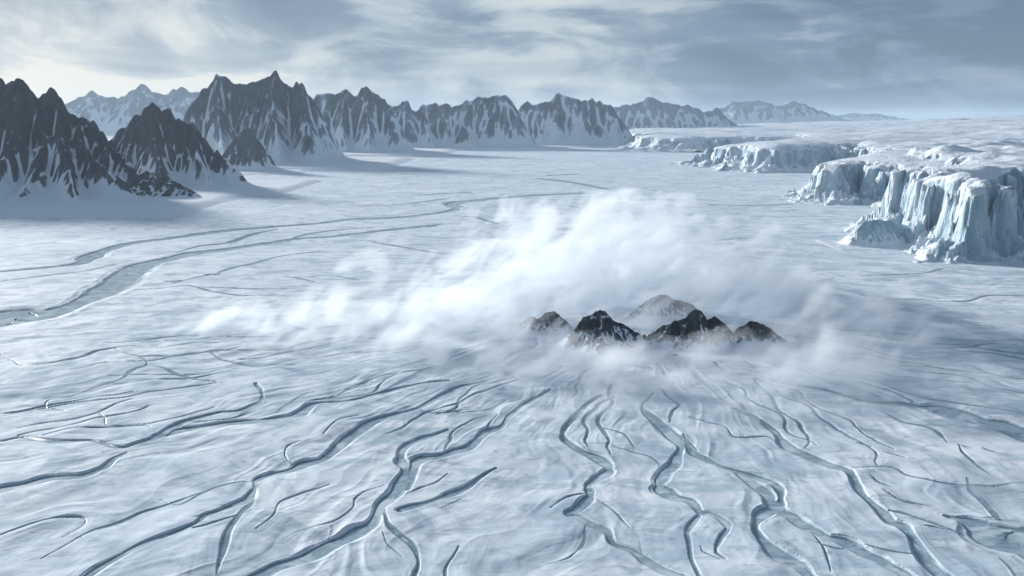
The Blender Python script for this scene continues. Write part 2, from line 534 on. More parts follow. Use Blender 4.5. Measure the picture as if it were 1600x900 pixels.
mountain([(60, 190, 29000), (100, 164, 29000), (122, 155, 29000), (142, 143, 29000), (158, 150, 29000), (182, 153, 29000), (202, 146, 29000), (222, 132, 29000), (236, 142, 29000),
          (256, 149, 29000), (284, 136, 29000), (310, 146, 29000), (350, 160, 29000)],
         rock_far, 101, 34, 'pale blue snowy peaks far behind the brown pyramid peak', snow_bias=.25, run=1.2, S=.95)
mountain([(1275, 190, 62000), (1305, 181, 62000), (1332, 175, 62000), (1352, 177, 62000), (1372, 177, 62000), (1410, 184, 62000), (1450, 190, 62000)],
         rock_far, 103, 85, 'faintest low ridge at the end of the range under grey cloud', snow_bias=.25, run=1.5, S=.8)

# rock outcrops
OUT = 'rock outcrops in the blowing snow'


def outcrop(crest, seed, res, label, group=OUT, mat=rock_small, **kw):
    kw = dict(dict(step=52, ribs=.9, flute=.004, jag=.06, gsnow=.20, gblur=2, low=.45, kfoot=.05, colh=.13, colw=.5, apr=.14, warpk=1.6, det=.04, lowf=1.0, conc=1.25), **kw)
    o = rock_mass('rock_outcrop', crest, mat, seed, res, **kw)
    tag(o, label, 'rock outcrop', None, group)


outcrop([(1000, 530, 1925), (1020, 516, 1945), (1036, 504, 1950), (1050, 503, 1950), (1064, 494, 1958), (1076, 488, 1965), (1086, 484, 1965), (1096, 486, 1965), (1104, 495, 1960), (1116, 494, 1960), (1128, 500, 1960), (1140, 510, 1950),
         (1156, 522, 1940), (1172, 540, 1920)], 203, .95, 'largest black rock outcrop, a broad peak rising out of blowing snow', snow_bias=.05, steep=.74, run=1.3, S=1.12,
        spurs=[[(1080, 486, 1965), (1068, 515, 1930), (1045, 550, 1880)], [(1096, 486, 1965), (1108, 520, 1925), (1140, 555, 1870)], [(1050, 503, 1950), (1035, 522, 1930), (1012, 540, 1905)], [(1086, 500, 1945), (1090, 530, 1905), (1082, 558, 1868)]])
outcrop([(882, 536, 1915), (896, 516, 1940), (912, 496, 1955), (922, 492, 1955), (930, 488, 1960), (938, 486, 1960), (946, 487, 1960), (958, 499, 1950), (972, 504, 1950), (990, 516, 1940), (1008, 522, 1930)],
        211, .95, 'grey peaked outcrop streaked with snow, beside the largest black one', snow_bias=.20,
        spurs=[[(932, 487, 1960), (912, 512, 1935), (893, 542, 1900)], [(944, 487, 1960), (962, 515, 1930), (990, 538, 1900)], [(938, 487, 1960), (936, 520, 1920), (930, 548, 1890)]], steep=.74, run=1.35, S=1.08)
outcrop([(1140, 520, 1960), (1156, 510, 1975), (1172, 503, 1985), (1182, 502, 1985), (1196, 507, 1980), (1212, 519, 1970), (1232, 532, 1950)],
        223, .95, 'small low dark outcrop at the end of the row next to the largest one', snow_bias=-.06, steep=.74, run=1.2, S=1.0)
outcrop([(985, 490, 2230), (1000, 474, 2250), (1018, 465, 2255), (1030, 461, 2260), (1044, 462, 2260), (1062, 468, 2250), (1082, 474, 2240)],
        227, 1.2, 'veiled pale grey outcrop behind the others, half hidden by blowing snow', snow_bias=.02, steep=.74, run=1.4, S=.85)
outcrop([(806, 514, 2080), (820, 498, 2095), (832, 493, 2100), (842, 496, 2100), (854, 486, 2105), (866, 484, 2105), (874, 490, 2100), (890, 506, 2085)],
        229, 1.1, 'ragged grey outcrop smothered by blowing snow, far end of the row', snow_bias=.0, steep=.74, run=1.3, S=.95)
outcrop([(200, 300, 5720), (208, 280, 5760), (218, 272, 5780), (230, 267, 5800), (244, 272, 5790), (262, 276, 5780), (280, 284, 5760), (300, 294, 5720)],
        233, 3, 'low dark rock ridge on the snow below the brown pyramid peak', group=None, mat=mountain_material('broken dark rock', (.03, .032, .036), (.075, .072, .07), 22), snow_bias=-.02, steep=.72, run=1.3, S=.9, step=90)

def lump(name, px, py, width_px, flat, seed, mat, label, cat, snow):
    """a single weathered lump half sunk in the snow"""
    import bmesh
    x, y = G(px, py)
    r = width_px / F * math.hypot(y, H) / 2
    bm = bmesh.new(); bmesh.ops.create_icosphere(bm, subdivisions=5, radius=1)
    co = np.array([v.co[:] for v in bm.verts])
    d = 1 + .38 * fbm3(co[:, 0] * 1.3 + seed, co[:, 1] * 1.3, co[:, 2] * 1.3, 4, seed) + .16 * np.abs(fbm3(co[:, 0] * 3.1, co[:, 1] * 3.1 + seed, co[:, 2] * 3.1, 3, seed + 3))
    for v, k in zip(bm.verts, d): v.co = (v.co.x * r * k * 1.15, v.co.y * r * k * .8, v.co.z * r * k * flat)
    me = bpy.data.meshes.new(name); bm.to_mesh(me); bm.free()
    for p in me.polygons: p.use_smooth = True
    a = me.attributes.new('snow', 'FLOAT', 'POINT')
    a.data.foreach_set('value', np.clip(snow + co[:, 2] * .35, -1, 2).astype(np.float32))
    me.materials.append(mat)
    o = bpy.data.objects.new(name, me); COL.objects.link(o)
    o.location = (x, y, float(plain_z(np.array([x]), np.array([y]))[0]))
    tag(o, label, cat)


lump('boulder', 271, 303, 13, .45, 3, rock_near, 'dark boulder on the snow just off the tip of the low rock ridge', 'boulder', -.2)
lump('boulder', 297, 306, 9, .40, 4, rock_near, 'smaller dark stone farther out on the snow past the low rock ridge', 'boulder', -.2)
lump('boulder', 934, 545, 13, .55, 5, rock_small, 'dark rock poking from the snow below the grey peaked outcrop', 'boulder', -.1)
lump('boulder', 1055, 557, 12, .45, 6, rock_small, 'dark rock poking from the snow under the largest outcrop', 'boulder', -.1)
lump('snow_mound', 270, 437, 26, .10, 7, rock_mid, 'bright snow mound beside a thin crack on the plain', 'snow mound', 1.6)
lump('snow_mound', 330, 428, 24, .09, 8, rock_mid, 'flatter bright snow mound at the upper crack, nearer the cloud', 'snow mound', 1.6)
lump('snow_mound', 186, 567, 32, .09, 9, rock_mid, 'bright snow mound below the forking crack on the near plain', 'snow mound', 1.6)

# ------------------------------------------------------------------ ice cliffs on the right
def poly_sd(X, Y, poly):
    """signed distance to a polygon, positive inside"""
    D = np.full(X.shape, 1e12); ins = np.zeros(X.shape, bool)
    n = len(poly)
    for i in range(n):
        ax, ay = poly[i]; bx, by = poly[(i + 1) % n]
        vx, vy = bx - ax, by - ay
        t = np.clip(((X - ax) * vx + (Y - ay) * vy) / (vx * vx + vy * vy + 1e-9), 0, 1)
        np.minimum(D, (X - ax - t * vx) ** 2 + (Y - ay - t * vy) ** 2, out=D)
        c = ((ay > Y) != (by > Y)) & (X < (bx - ax) * (Y - ay) / (by - ay + 1e-12) + ax)
        ins ^= c
    D = np.sqrt(D)
    return np.where(ins, D, -D)


def cells(X, Y, size, seed):
    """a random number per irregular block, for broken ice"""
    x = X / size; y = Y / size
    ix = np.floor(x).astype(np.int64); iy = np.floor(y).astype(np.int64)
    best = np.full(X.shape, 1e9); val = np.zeros(X.shape)
    zz = np.zeros_like(ix)
    for dy in (-1, 0, 1):
        for dx in (-1, 0, 1):
            h = _hash(ix + dx, iy + dy, zz, seed)
            jx = (h & np.uint32(255)) / 255.0; jy = ((h >> np.uint32(8)) & np.uint32(255)) / 255.0
            d = (ix + dx + jx - x) ** 2 + (iy + dy + jy - y) ** 2
            b = d < best
            best = np.where(b, d, best); val = np.where(b, ((h >> np.uint32(16)) & np.uint32(255)) / 255.0, val)
    return val


def ice_front(coast, inland, rim, res, seed, label, unit, mat, x_max, rise=.03, rise_max=300, y_back=None, apron=1.0, rim_var=.10, rough=1.0):
    """the edge of the ice sheet: a fluted wall with an apron of fallen snow below it and the snow-covered top behind it"""
    cst = [G(*c) for c in coast]
    poly = cst + list(inland)
    xs = [p[0] for p in cst]; ys = [p[1] for p in cst]
    x0 = min(xs) - rim * 1.6; y0 = min(ys) - rim * 1.4
    X, Y = np.meshgrid(np.arange(x0, x_max, res), np.arange(y0, y_back, res))
    sd = poly_sd(X, Y, poly)
    u = unit
    # headlands, columns and flutes
    sw = sd + u * 2.2 * fbm2(X / (u * 5), Y / (u * 5), 3, seed) + u * .42 * rough * (ridged2(X / (u * 2.1), Y / (u * 2.1), 3, seed + 4) - .2) \
        + u * .17 * rough * ridged2(X / (u * .62), Y / (u * .62), 3, seed + 8) * np.clip(.5 + 1.3 * fbm2(X / (u * 4), Y / (u * 4), 2, seed + 97), 0, 1.3)
    bx = X + u * .25 * noise2(X / u, Y / u, seed + 51); by = Y + u * .25 * noise2(X / u, Y / u, seed + 52)
    c1 = cells(bx, by, u * 2.3, seed + 53); c2 = cells(bx, by, u * .75, seed + 54)
    smooth_sw = blur(sw, max(1, u * .9 / res))
    sw = sw + u * 1.7 * (c1 - .5) + u * .55 * (c2 - .5)
    wall = u * .8
    ap = apron * u * (1.8 + 2.4 * np.clip(fbm2(X / (u * 2.6), Y / (u * 2.6), 3, seed + 21) + .25, 0, 1.2))
    rimz = rim * (1 + rim_var * 2 * fbm2(X / (u * 9), Y / (u * 9), 3, seed + 31))
    foot_n = .24 + .26 * fbm2(X / (u * 1.7), Y / (u * 1.7), 3, seed + 41)
    foot = np.clip((sw + ap) / ap, 0, 1) ** 2.1 * foot_n * rim
    tt = np.clip(sw / wall, 0, 1)
    ledge = np.clip(fbm2(X / (u * 2.3), Y / (u * 2.3), 3, seed + 91) * 2.2 + .15, 0, 1.3) * u * 1.1
    brk = np.clip(.5 + .9 * fbm2(X / (u * 3), Y / (u * 3), 2, seed + 93), .25, .8)
    t2 = np.clip((sw - ledge) / (wall * .8), 0, 1)
    t1 = np.clip(sw / (wall * .8), 0, 1)
    face = brk * t1 ** .8 + (1 - brk) * t2 ** .8
    top = 1 - (1 - np.clip((smooth_sw - ledge * .5) / (wall * 4.5), 0, 1)) ** 2.0
    prof = .72 * face + .28 * top
    h = foot * (1 - tt) + (foot_n * rim + (rimz - foot_n * rim) * prof) * (tt > 0) * 1.0 - foot_n * rim * (tt > 0) * (1 - tt) * 0
    h = np.where(tt > 0, foot_n * rim + (rimz - foot_n * rim) * prof, foot)
    inl = np.maximum(smooth_sw - wall * 2, 0)
    h = h + np.minimum(inl * rise, rise_max) * sstep(0, wall * 4, inl)
    und = fbm2(X / (u * 14), Y / (u * 7), 4, seed + 61)
    h = h + und * rim * .24 * sstep(0, u * 12, inl)
    # broken blocks on the apron
    rub = np.maximum(0, ridged2(X / (u * .9), Y / (u * .9), 4, seed + 71) - .15)
    h = h + rub * rim * .10 * (sw < 0) * sstep(-ap, -ap * .3, sw)
    gy, gx = np.gradient(h, res)
    nz = 1 / np.sqrt(1 + gx * gx + gy * gy)
    crest = blur(h, max(1, u * .25 / res))
    snow = .06 + 1.2 * sstep(.45, .78, nz) + 5.0 * np.clip((h - crest) / rim, -.04, .08)
    hz = plain_z(X, Y) + h - 1.0
    cell = np.maximum.reduce([h[:-1, :-1], h[1:, :-1], h[:-1, 1:], h[1:, 1:]])
    keep = cell > .05
    swc = .25 * (sw[:-1, :-1] + sw[1:, :-1] + sw[:-1, 1:] + sw[1:, 1:])
    t = thing('ice_cliff', (float(np.mean(xs)), float(np.mean(ys)), 0), label, 'ice cliff', 'ice cliffs edging the plain')
    par = Vector(t.location)
    for nm, k in (('snow_apron', keep & (swc < 0)), ('ice_wall', keep & (swc >= 0) & (swc < wall * 1.6)), ('snow_top', keep & (swc >= wall * 1.6))):
        grid_mesh(nm, X - par.x, Y - par.y, hz, mat, {'snow': snow}, k, t)


cl_near = cliff_material('blue ice and snow near', 62)
cl_mid = cliff_material('blue ice and snow', 75)
cl_far = cliff_material('blue ice and snow far', 150)

ice_front([(1398, 356), (1425, 368), (1462, 380), (1488, 396), (1512, 405), (1532, 402), (1548, 386), (1568, 372), (1610, 370), (1680, 378), (1800, 388)],
          [(5200, 3300), (5200, 7000), (3000, 6900), (2300, 4700), (1830, 4150)], 300, 5.5, 301,
          'nearest ice cliff, tall and fluted, with deep shaded clefts and a broad foot', 62, cl_near, 4300, rise=.035, rise_max=180, y_back=6600, rough=1.25, rim_var=.16)
ice_front([(1262, 314), (1300, 316), (1345, 313), (1400, 321), (1450, 326), (1520, 326)],
          [(4500, 4950), (20000, 4950), (20000, 30000), (9000, 30000), (3300, 8000), (2300, 6500)], 245, 8, 317,
          'second ice cliff with a flat snowy top, jutting out behind the nearest one', 75, cl_mid, 7800, rise=.03, rise_max=170, y_back=11000)
ice_front([(1108, 257), (1130, 262), (1165, 266), (1210, 268), (1260, 267), (1300, 262), (1345, 255), (1400, 250), (1480, 250)],
          [(9000, 9200), (60000, 9200), (60000, 60000), (9000, 60000), (4800, 14000), (2700, 10800)], 255, 14, 331,
          'third ice cliff, a long low blue wall behind a bay of flat snow', 110, cl_mid, 15500, rise=.055, rise_max=420, y_back=22000)
ice_front([(990, 235.5), (1030, 237), (1080, 237), (1140, 236), (1240, 234)],
          [(12000, 15600), (90000, 15600), (90000, 90000), (8000, 90000), (2700, 20000)], 250, 30, 347,
          'farthest ice cliff, a faint straight blue step below the hazy mountains', 160, cl_far, 29000, rise=.022, rise_max=430, y_back=36000)

blk = rock_mass('ice_block', [(1330, 374, 3560), (1340, 358, 3590), (1350, 345, 3610), (1366, 342, 3620), (1382, 345, 3630), (1396, 346, 3640), (1415, 352, 3640), (1432, 366, 3620)],
                cl_near, 401, 3, S=1.0, run=1.0, snow_bias=.0, steep=.75)
tag(blk, 'low broken ice block lying at the foot of the nearest ice cliff', 'ice block')

# ------------------------------------------------------------------ the plain and its channels
# rows: (photo x, photo y, width in photo pixels)
CH = [
    ([(-60, 432, 4), (0, 425, 4), (90, 415, 4), (128, 409, 6), (140, 400, 9), (165, 390, 6), (200, 381, 4), (280, 370, 3.5), (350, 361, 3.5), (430, 353, 3), (500, 348, 3), (560, 342, 2.6), (640, 338, 2.6),
      (700, 331, 3.5), (713, 325, 5), (708, 318, 4), (740, 313, 2.5), (800, 308, 2.2), (870, 304, 2), (930, 301, 1.6)], 'long narrow meltwater channel winding from the plain edge towards the middle range'),
    ([(-80, 512, 26), (0, 495, 22), (60, 489, 19), (115, 477, 14), (150, 462, 13), (178, 444, 18), (205, 423, 12), (240, 409, 8), (300, 396, 6), (360, 388, 5), (420, 380, 4), (460, 374, 3), (520, 370, 3),
      (600, 360, 2.4), (680, 352, 2)], 'broad frozen blue grey channel narrowing towards the mountains, widest at its near end'),
    ([(-40, 765, 16), (0, 762, 14), (40, 755, 11), (80, 746, 12), (130, 742, 9), (160, 730, 8), (180, 714, 6), (197, 705, 3)], 'short deep blue channel below the thin crooked channel, ending in open snow'),
    ([(-30, 690, 4), (0, 688, 4), (35, 682, 4), (80, 690, 6), (140, 687, 4), (185, 696, 5), (215, 690, 6), (248, 679, 7), (272, 665, 6), (310, 650, 5), (345, 643, 4), (375, 640, 4), (405, 628, 5), (409, 612, 5), (400, 600, 3)],
     'thin crooked channel with a hooked upper end below the long crack'),
    ([(248, 679, 7), (290, 668, 7), (350, 660, 8), (400, 660, 10), (440, 654, 10), (468, 648, 9), (492, 632, 6), (542, 628, 4), (592, 616, 3.5), (656, 601, 3), (700, 597, 2)],
     'wide shallow channel bending along a bright snow bank towards the cloud'),
    ([(760, 597, 2), (720, 605, 4), (684, 623, 5), (649, 640, 6), (599, 656, 8), (567, 669, 10), (539, 690, 12), (507, 713, 11), (480, 723, 12), (453, 733, 9), (404, 747, 8), (398, 765, 10), (385, 779, 9), (350, 795, 7),
      (323, 807, 9), (303, 822, 7), (249, 843, 9), (194, 869, 9), (144, 897, 13), (100, 925, 14)], 'long dark curving channel running from the cloud down to the picture corner'),
    ([(699, 672, 4), (663, 683, 7), (635, 697, 10), (626, 715, 16), (634, 735, 16), (622, 765, 17), (599, 793, 16), (578, 822, 18), (542, 842, 22), (500, 860, 20), (453, 881, 22), (407, 900, 24), (350, 925, 26)],
     'broad blue grey channel with a sharp elbow in the middle of the plain'),
    ([(860, 608, 2), (852, 614, 3), (820, 630, 3), (797, 648, 4), (784, 664, 6), (762, 673, 9), (738, 694, 9), (713, 704, 8), (680, 712, 9), (656, 720, 12), (645, 736, 12), (634, 765, 12)],
     'narrow channel joining the broad elbow channel from the cloud side'),
    ([(600, 800, 8), (603, 813, 8), (613, 829, 9), (642, 850, 9), (655, 875, 8), (649, 897, 9), (640, 920, 9)], 'short side channel leaving the broad elbow channel towards the lower edge'),
    ([(775, 732, 3), (759, 740, 4), (727, 761, 8), (699, 776, 10), (656, 790, 9), (626, 799, 9)], 'straight side channel with a white bank joining the elbow channel'),
    ([(940, 618, 2), (917, 632, 5), (900, 648, 6), (880, 674, 9), (892, 694, 9), (921, 708, 11), (949, 722, 13), (952, 735, 13), (926, 751, 12), (917, 763, 13), (922, 778, 14), (903, 793, 14), (889, 804, 13), (917, 815, 14),
      (946, 829, 11), (960, 847, 11), (992, 861, 10), (1013, 875, 11), (1049, 897, 13), (1090, 920, 14)], 'zigzag channel with white banks running down from the small grey outcrop'),
    ([(1022, 612, 2), (1003, 637, 5), (1028, 658, 9), (1056, 683, 14), (1062, 701, 16), (1056, 719, 17), (1042, 740, 18), (1032, 760, 18), (1056, 776, 13), (1084, 790, 11), (1097, 804, 11), (1120, 811, 10), (1138, 825, 10),
      (1128, 843, 11), (1120, 861, 8), (1133, 875, 4)], 'deep S-shaped channel below the largest outcrop'),
    ([(1095, 804, 6), (1074, 829, 9), (1077, 850, 8), (1084, 882, 7), (1095, 910, 7)], 'thin side branch of the deep S-shaped channel'),
    ([(1068, 680, 4), (1081, 704, 8), (1113, 722, 8), (1156, 736, 9), (1191, 745, 12), (1214, 758, 13), (1222, 779, 16), (1209, 793, 18), (1186, 811, 13), (1180, 832, 14), (1202, 857, 15), (1234, 879, 18), (1259, 898, 18), (1285, 920, 18)],
     'forked channel enclosing a snow island, flowing down to the lower edge'),
    ([(1156, 736, 10), (1177, 754, 12), (1198, 772, 14), (1212, 788, 18), (1237, 806, 16), (1269, 825, 14), (1298, 839, 15), (1328, 849, 16), (1343, 862, 16), (1373, 876, 16), (1396, 889, 17), (1430, 915, 18)],
     'branch of the forked channel bending away along a thick white bank'),
    ([(1148, 638, 3), (1184, 654, 5), (1210, 670, 8), (1226, 690, 10), (1256, 708, 10), (1301, 724, 9), (1325, 736, 10), (1343, 764, 11), (1373, 794, 10), (1392, 813, 10), (1414, 824, 12), (1430, 847, 14), (1447, 874, 15), (1470, 898, 15), (1490, 920, 15)],
     'long channel edged with bright snow passing the forked channel'),
    ([(1207, 596, 2), (1263, 603, 3), (1301, 611, 4), (1346, 626, 5), (1392, 630, 6), (1437, 634, 10), (1471, 639, 13), (1509, 651, 16), (1558, 664, 17), (1600, 678, 19), (1660, 695, 22)],
     'shadowed channel widening under a white bank towards the picture edge'),
    ([(1479, 804, 6), (1520, 814, 18), (1560, 830, 38), (1600, 845, 52), (1680, 872, 60)], 'wide dark meltwater pool at the lower picture corner'),
]
CRACK = [
    [(-20, 441, 2), (0, 440, 2.5), (60, 432, 2.5), (130, 423, 2), (180, 412, 1.5)],
    [(275, 395, 3), (310, 385, 4), (360, 378, 4.5), (400, 365, 4), (433, 358, 2)],
    [(450, 378, 1.5), (470, 368, 2.5), (520, 360, 2.5), (580, 356, 1.5)],
    [(270, 441, 3), (300, 434, 3), (335, 428, 3), (370, 418, 2.5), (395, 412, 2.5), (440, 400, 2), (500, 392, 1.5)],
    [(212, 452, 2), (250, 449, 2.5), (283, 445, 3), (300, 446, 3), (330, 455, 2.5), (370, 462, 2.5), (400, 463, 3), (432, 462, 2)],
    [(300, 447, 2.5), (360, 450, 2.5), (410, 452, 2.5), (462, 451, 2)],
    [(445, 432, 2), (470, 435, 2), (490, 440, 1.5)], [(480, 432, 1.5), (520, 430, 1.8), (560, 437, 1.5)],
    [(0, 555, 4), (20, 563, 4), (35, 572, 3), (80, 570, 3), (100, 566, 4), (130, 558, 6), (150, 550, 6), (180, 543, 6), (212, 541, 3)],
    [(178, 544, 6), (190, 550, 4), (215, 557, 3), (235, 557, 3.5), (270, 557, 3), (310, 553, 4), (335, 549, 4), (390, 547, 3), (480, 544, 2.5)],
    [(330, 552, 3), (350, 562, 4), (390, 570, 4), (430, 569, 3), (460, 570, 2)],
    [(216, 557, 3), (228, 565, 3), (228, 573, 4), (205, 583, 8), (185, 595, 3), (150, 604, 4), (110, 618, 4), (80, 622, 3), (72, 635, 3), (100, 641, 2)],
    [(228, 573, 3), (250, 575, 4), (275, 585, 5), (310, 592, 3), (338, 595, 3)],
    [(155, 645, 3), (164, 652, 4), (167, 662, 3), (190, 663, 2.5), (225, 662, 3), (240, 668, 2)],
    [(400, 650, 5), (430, 645, 6), (440, 638, 5), (471, 617, 3), (492, 612, 2)],
    [(404, 750, 6), (350, 757, 4), (319, 768, 4), (280, 788, 3), (250, 778, 2)],
    [(403, 756, 12), (396, 780, 12), (378, 802, 13), (360, 832, 14), (345, 872, 16), (335, 915, 18)],
    [(340, 800, 6), (300, 812, 5)], [(-10, 843, 6), (0, 840, 6), (58, 818, 5), (109, 809, 5), (133, 811, 6), (128, 822, 5), (97, 840, 4)],
    [(470, 690, 3), (450, 697, 4), (446, 712, 3), (458, 726, 3)], [(560, 652, 2), (530, 660, 3), (505, 680, 2)],
    [(777, 648, 3), (766, 660, 4), (759, 672, 5)], [(735, 640, 2), (705, 646, 4), (670, 646, 3), (650, 641, 3)], [(790, 625, 2), (760, 640, 3), (715, 647, 4)],
    [(700, 740, 3), (680, 755, 4), (655, 765, 4), (632, 775, 3)], [(720, 780, 2), (690, 795, 3)],
    [(515, 757, 3), (490, 767, 4), (440, 783, 4), (428, 806, 4), (400, 830, 4)], [(600, 758, 5), (570, 770, 5), (555, 783, 4), (550, 797, 4), (520, 818, 4), (465, 830, 4), (440, 845, 3)],
    [(518, 824, 4), (515, 840, 3), (505, 855, 3)], [(598, 835, 4), (606, 853, 5), (628, 872, 5)],
    [(945, 668, 2), (975, 678, 3), (990, 697, 3)], [(958, 696, 2), (985, 704, 4), (1015, 712, 4), (1030, 725, 4), (1020, 742, 3)],
    [(1062, 678, 3), (1075, 690, 4), (1100, 715, 4)], [(1077, 653, 2), (1105, 660, 3), (1134, 668, 3), (1150, 683, 3), (1199, 681, 4), (1222, 698, 4)],
    [(860, 793, 3), (885, 778, 4), (920, 772, 4)], [(917, 815, 8), (912, 835, 8), (908, 852, 7), (889, 872, 5), (853, 883, 4)],
     [(930, 780, 3), (960, 800, 5), (985, 825, 4)],
    [(1095, 852, 4), (1100, 862, 5), (1125, 876, 4)], [(1262, 828, 4), (1280, 848, 5), (1290, 868, 5), (1298, 897, 6)], [(1275, 850, 3), (1300, 858, 4), (1320, 860, 4)],
    [(1328, 731, 4), (1392, 728, 5), (1422, 741, 6), (1471, 753, 4), (1520, 755, 4), (1555, 756, 4), (1600, 750, 4), (1640, 748, 4)],
    [(1373, 794, 4), (1414, 802, 5), (1471, 821, 5), (1511, 833, 5)], [(1384, 645, 3), (1414, 658, 6), (1452, 668, 4), (1467, 677, 5), (1481, 691, 4)],
    [(1498, 694, 4), (1505, 707, 4), (1528, 726, 4), (1545, 738, 3)], [(1498, 694, 3), (1515, 699, 2)], [(1535, 700, 3), (1560, 708, 3)], [(1360, 741, 4), (1377, 753, 5), (1394, 759, 3)],
    [(1380, 764, 6), (1407, 779, 7), (1452, 789, 5)], [(1340, 690, 3), (1362, 695, 3)], [(1380, 703, 4), (1415, 713, 4)], [(1345, 850, 4), (1390, 862, 5), (1440, 868, 4)], [(1440, 820, 4), (1480, 826, 4)],
    [(1360, 469, 1.6), (1422, 469, 2.2), (1489, 473, 2.6), (1520, 471, 3), (1542, 462, 2.6), (1598, 461, 2.6), (1640, 458, 2)], [(1345, 431, 1.5), (1400, 429, 2.2), (1444, 427, 2.2), (1473, 420, 2)],
    [(1484, 544, 2), (1515, 541, 3.5), (1555, 535, 2)], [(1512, 541, 3), (1551, 547, 3), (1600, 554, 3), (1640, 556, 3)], [(1245, 443, 1.5), (1302, 435, 2)], [(1520, 572, 2), (1560, 588, 3), (1600, 592, 3)],
    [(842, 279, 1.5), (876, 283, 1.8), (907, 287, 2), (951, 296, 1.8)], [(858, 274, 1.2), (901, 272, 1.2)], [(646, 305, 1.4), (733, 300, 1.4)], [(640, 353, 1.6), (687, 350, 1.8)], [(724, 339, 2), (740, 338, 2.2), (777, 349, 1.6)],
    [(1107, 320, 1.2), (1195, 321, 1.8), (1240, 318, 1.6)], [(1035, 380, 1.5), (1100, 377, 1.6), (1178, 373, 1.5)], [(585, 378, 1.5), (640, 388, 2), (690, 396, 1.5)],
    [(700, 310, 1.2), (640, 318, 1.2), (560, 322, 1)], [(960, 318, 1), (1010, 312, 1.2), (1070, 313, 1)],
]


def world_line(rows, amp, seed, k_w=.82, taper=False):
    s = spline(rows, 7)
    pts = []
    rnd = np.random.RandomState(seed)
    for k in range(len(s)):
        a = s[max(0, k - 1)]; b = s[min(len(s) - 1, k + 1)]
        tx, ty = b[0] - a[0], b[1] - a[1]; L = math.hypot(tx, ty) + 1e-6
        nx, ny = -ty / L, tx / L
        w = max(.6, s[k][2] * k_w)
        if taper: w *= min(1, .12 + 3.0 * min(k, len(s) - 1 - k) / len(s))
        j = amp * w * float(noise2(np.array(k * .13), np.array(seed * 7.7), 5))
        x, y = s[k][0] + nx * j, s[k][1] + ny * j
        g0 = G(x - nx * w / 2, y - ny * w / 2); g1 = G(x + nx * w / 2, y + ny * w / 2); g = G(x, y)
        hw = .5 * math.hypot(g1[0] - g0[0], g1[1] - g0[1])
        hw *= 1 + .45 * float(noise2(np.array(k * .10), np.array(seed * 3.3), 9))
        hw = max(hw, .45 * g[1] * g[1] / (H * F))
        pts.append((g[0], g[1], hw))
    return np.array(pts)


LINES = [world_line(r, .35, i + 1) for i, (r, _) in enumerate(CH)] + [world_line(r, .5, 100 + i, .50, True) for i, r in enumerate(CRACK)]


MAIN = np.concatenate(LINES[:len(CH)])


def rills(n, seed):
    """fine drainage lines that spread over the plain below the outcrops"""
    rnd = random.Random(seed); out = []
    fx, fy = G(1000, 475)
    while len(out) < n:
        a = rnd.uniform(-1.25, 1.15); r = rnd.uniform(480, 1500)
        x, y = fx + math.sin(a) * r, fy - math.cos(a) * r
        if y < 820: continue
        L_ = rnd.uniform(120, 460); k = int(L_ / 9); w0 = rnd.uniform(.9, 2.6); ph = rnd.uniform(0, 99)
        ln = []
        for i in range(k):
            rad = math.atan2(x - fx, fy - y)
            hd = rad + .75 * float(noise2(np.array(i * 9 / 95 + ph), np.array(.5), 71)) + .35 * float(noise2(np.array(i * 9 / 30 + ph), np.array(7.5), 72))
            x += math.sin(hd) * 9; y -= math.cos(hd) * 9
            ln.append((x, y, .45 * y * y / (H * F) + w0 * (.15 + math.sin(math.pi * (i + .5) / k)) * (1 + .5 * float(noise2(np.array(i * .12 + ph), np.array(3.5), 73)))))
        ln = np.array(ln)
        gap = np.hypot(ln[:, None, 0] - MAIN[None, :, 0], ln[:, None, 1] - MAIN[None, :, 1]) - MAIN[None, :, 2]
        ok = gap.min(1) > 4
        if not ok.all(): ln = ln[:int(np.argmin(ok))]
        if len(ln) > 8: out.append(ln)
    return out


LINES += rills(85, 5)


def depth_of(w):
    return np.minimum(.29 * w, 2.4 + .085 * w).clip(.25, 9)


# rows follow the distance so that near and far detail both hold
ys_px = np.concatenate([np.arange(940, 420, -.72), np.arange(420, 250, -.6), np.arange(250, 200, -.5), np.arange(200, 190.4, -.6)])
Yr = np.array([G(800, y)[1] for y in ys_px])
Yr = np.concatenate([np.linspace(-4000, Yr[0] - 40, 24), Yr, [1.6e5, 2.4e5]])
cols = np.concatenate([np.linspace(-2600, -60, 50)[:-1], np.arange(-60, 1660, 1.15), np.linspace(1660, 4200, 50)])
su = (cols - 800) / F
Wd = np.maximum(Yr, Yr[24] * .98) + H * sp / cp * 0
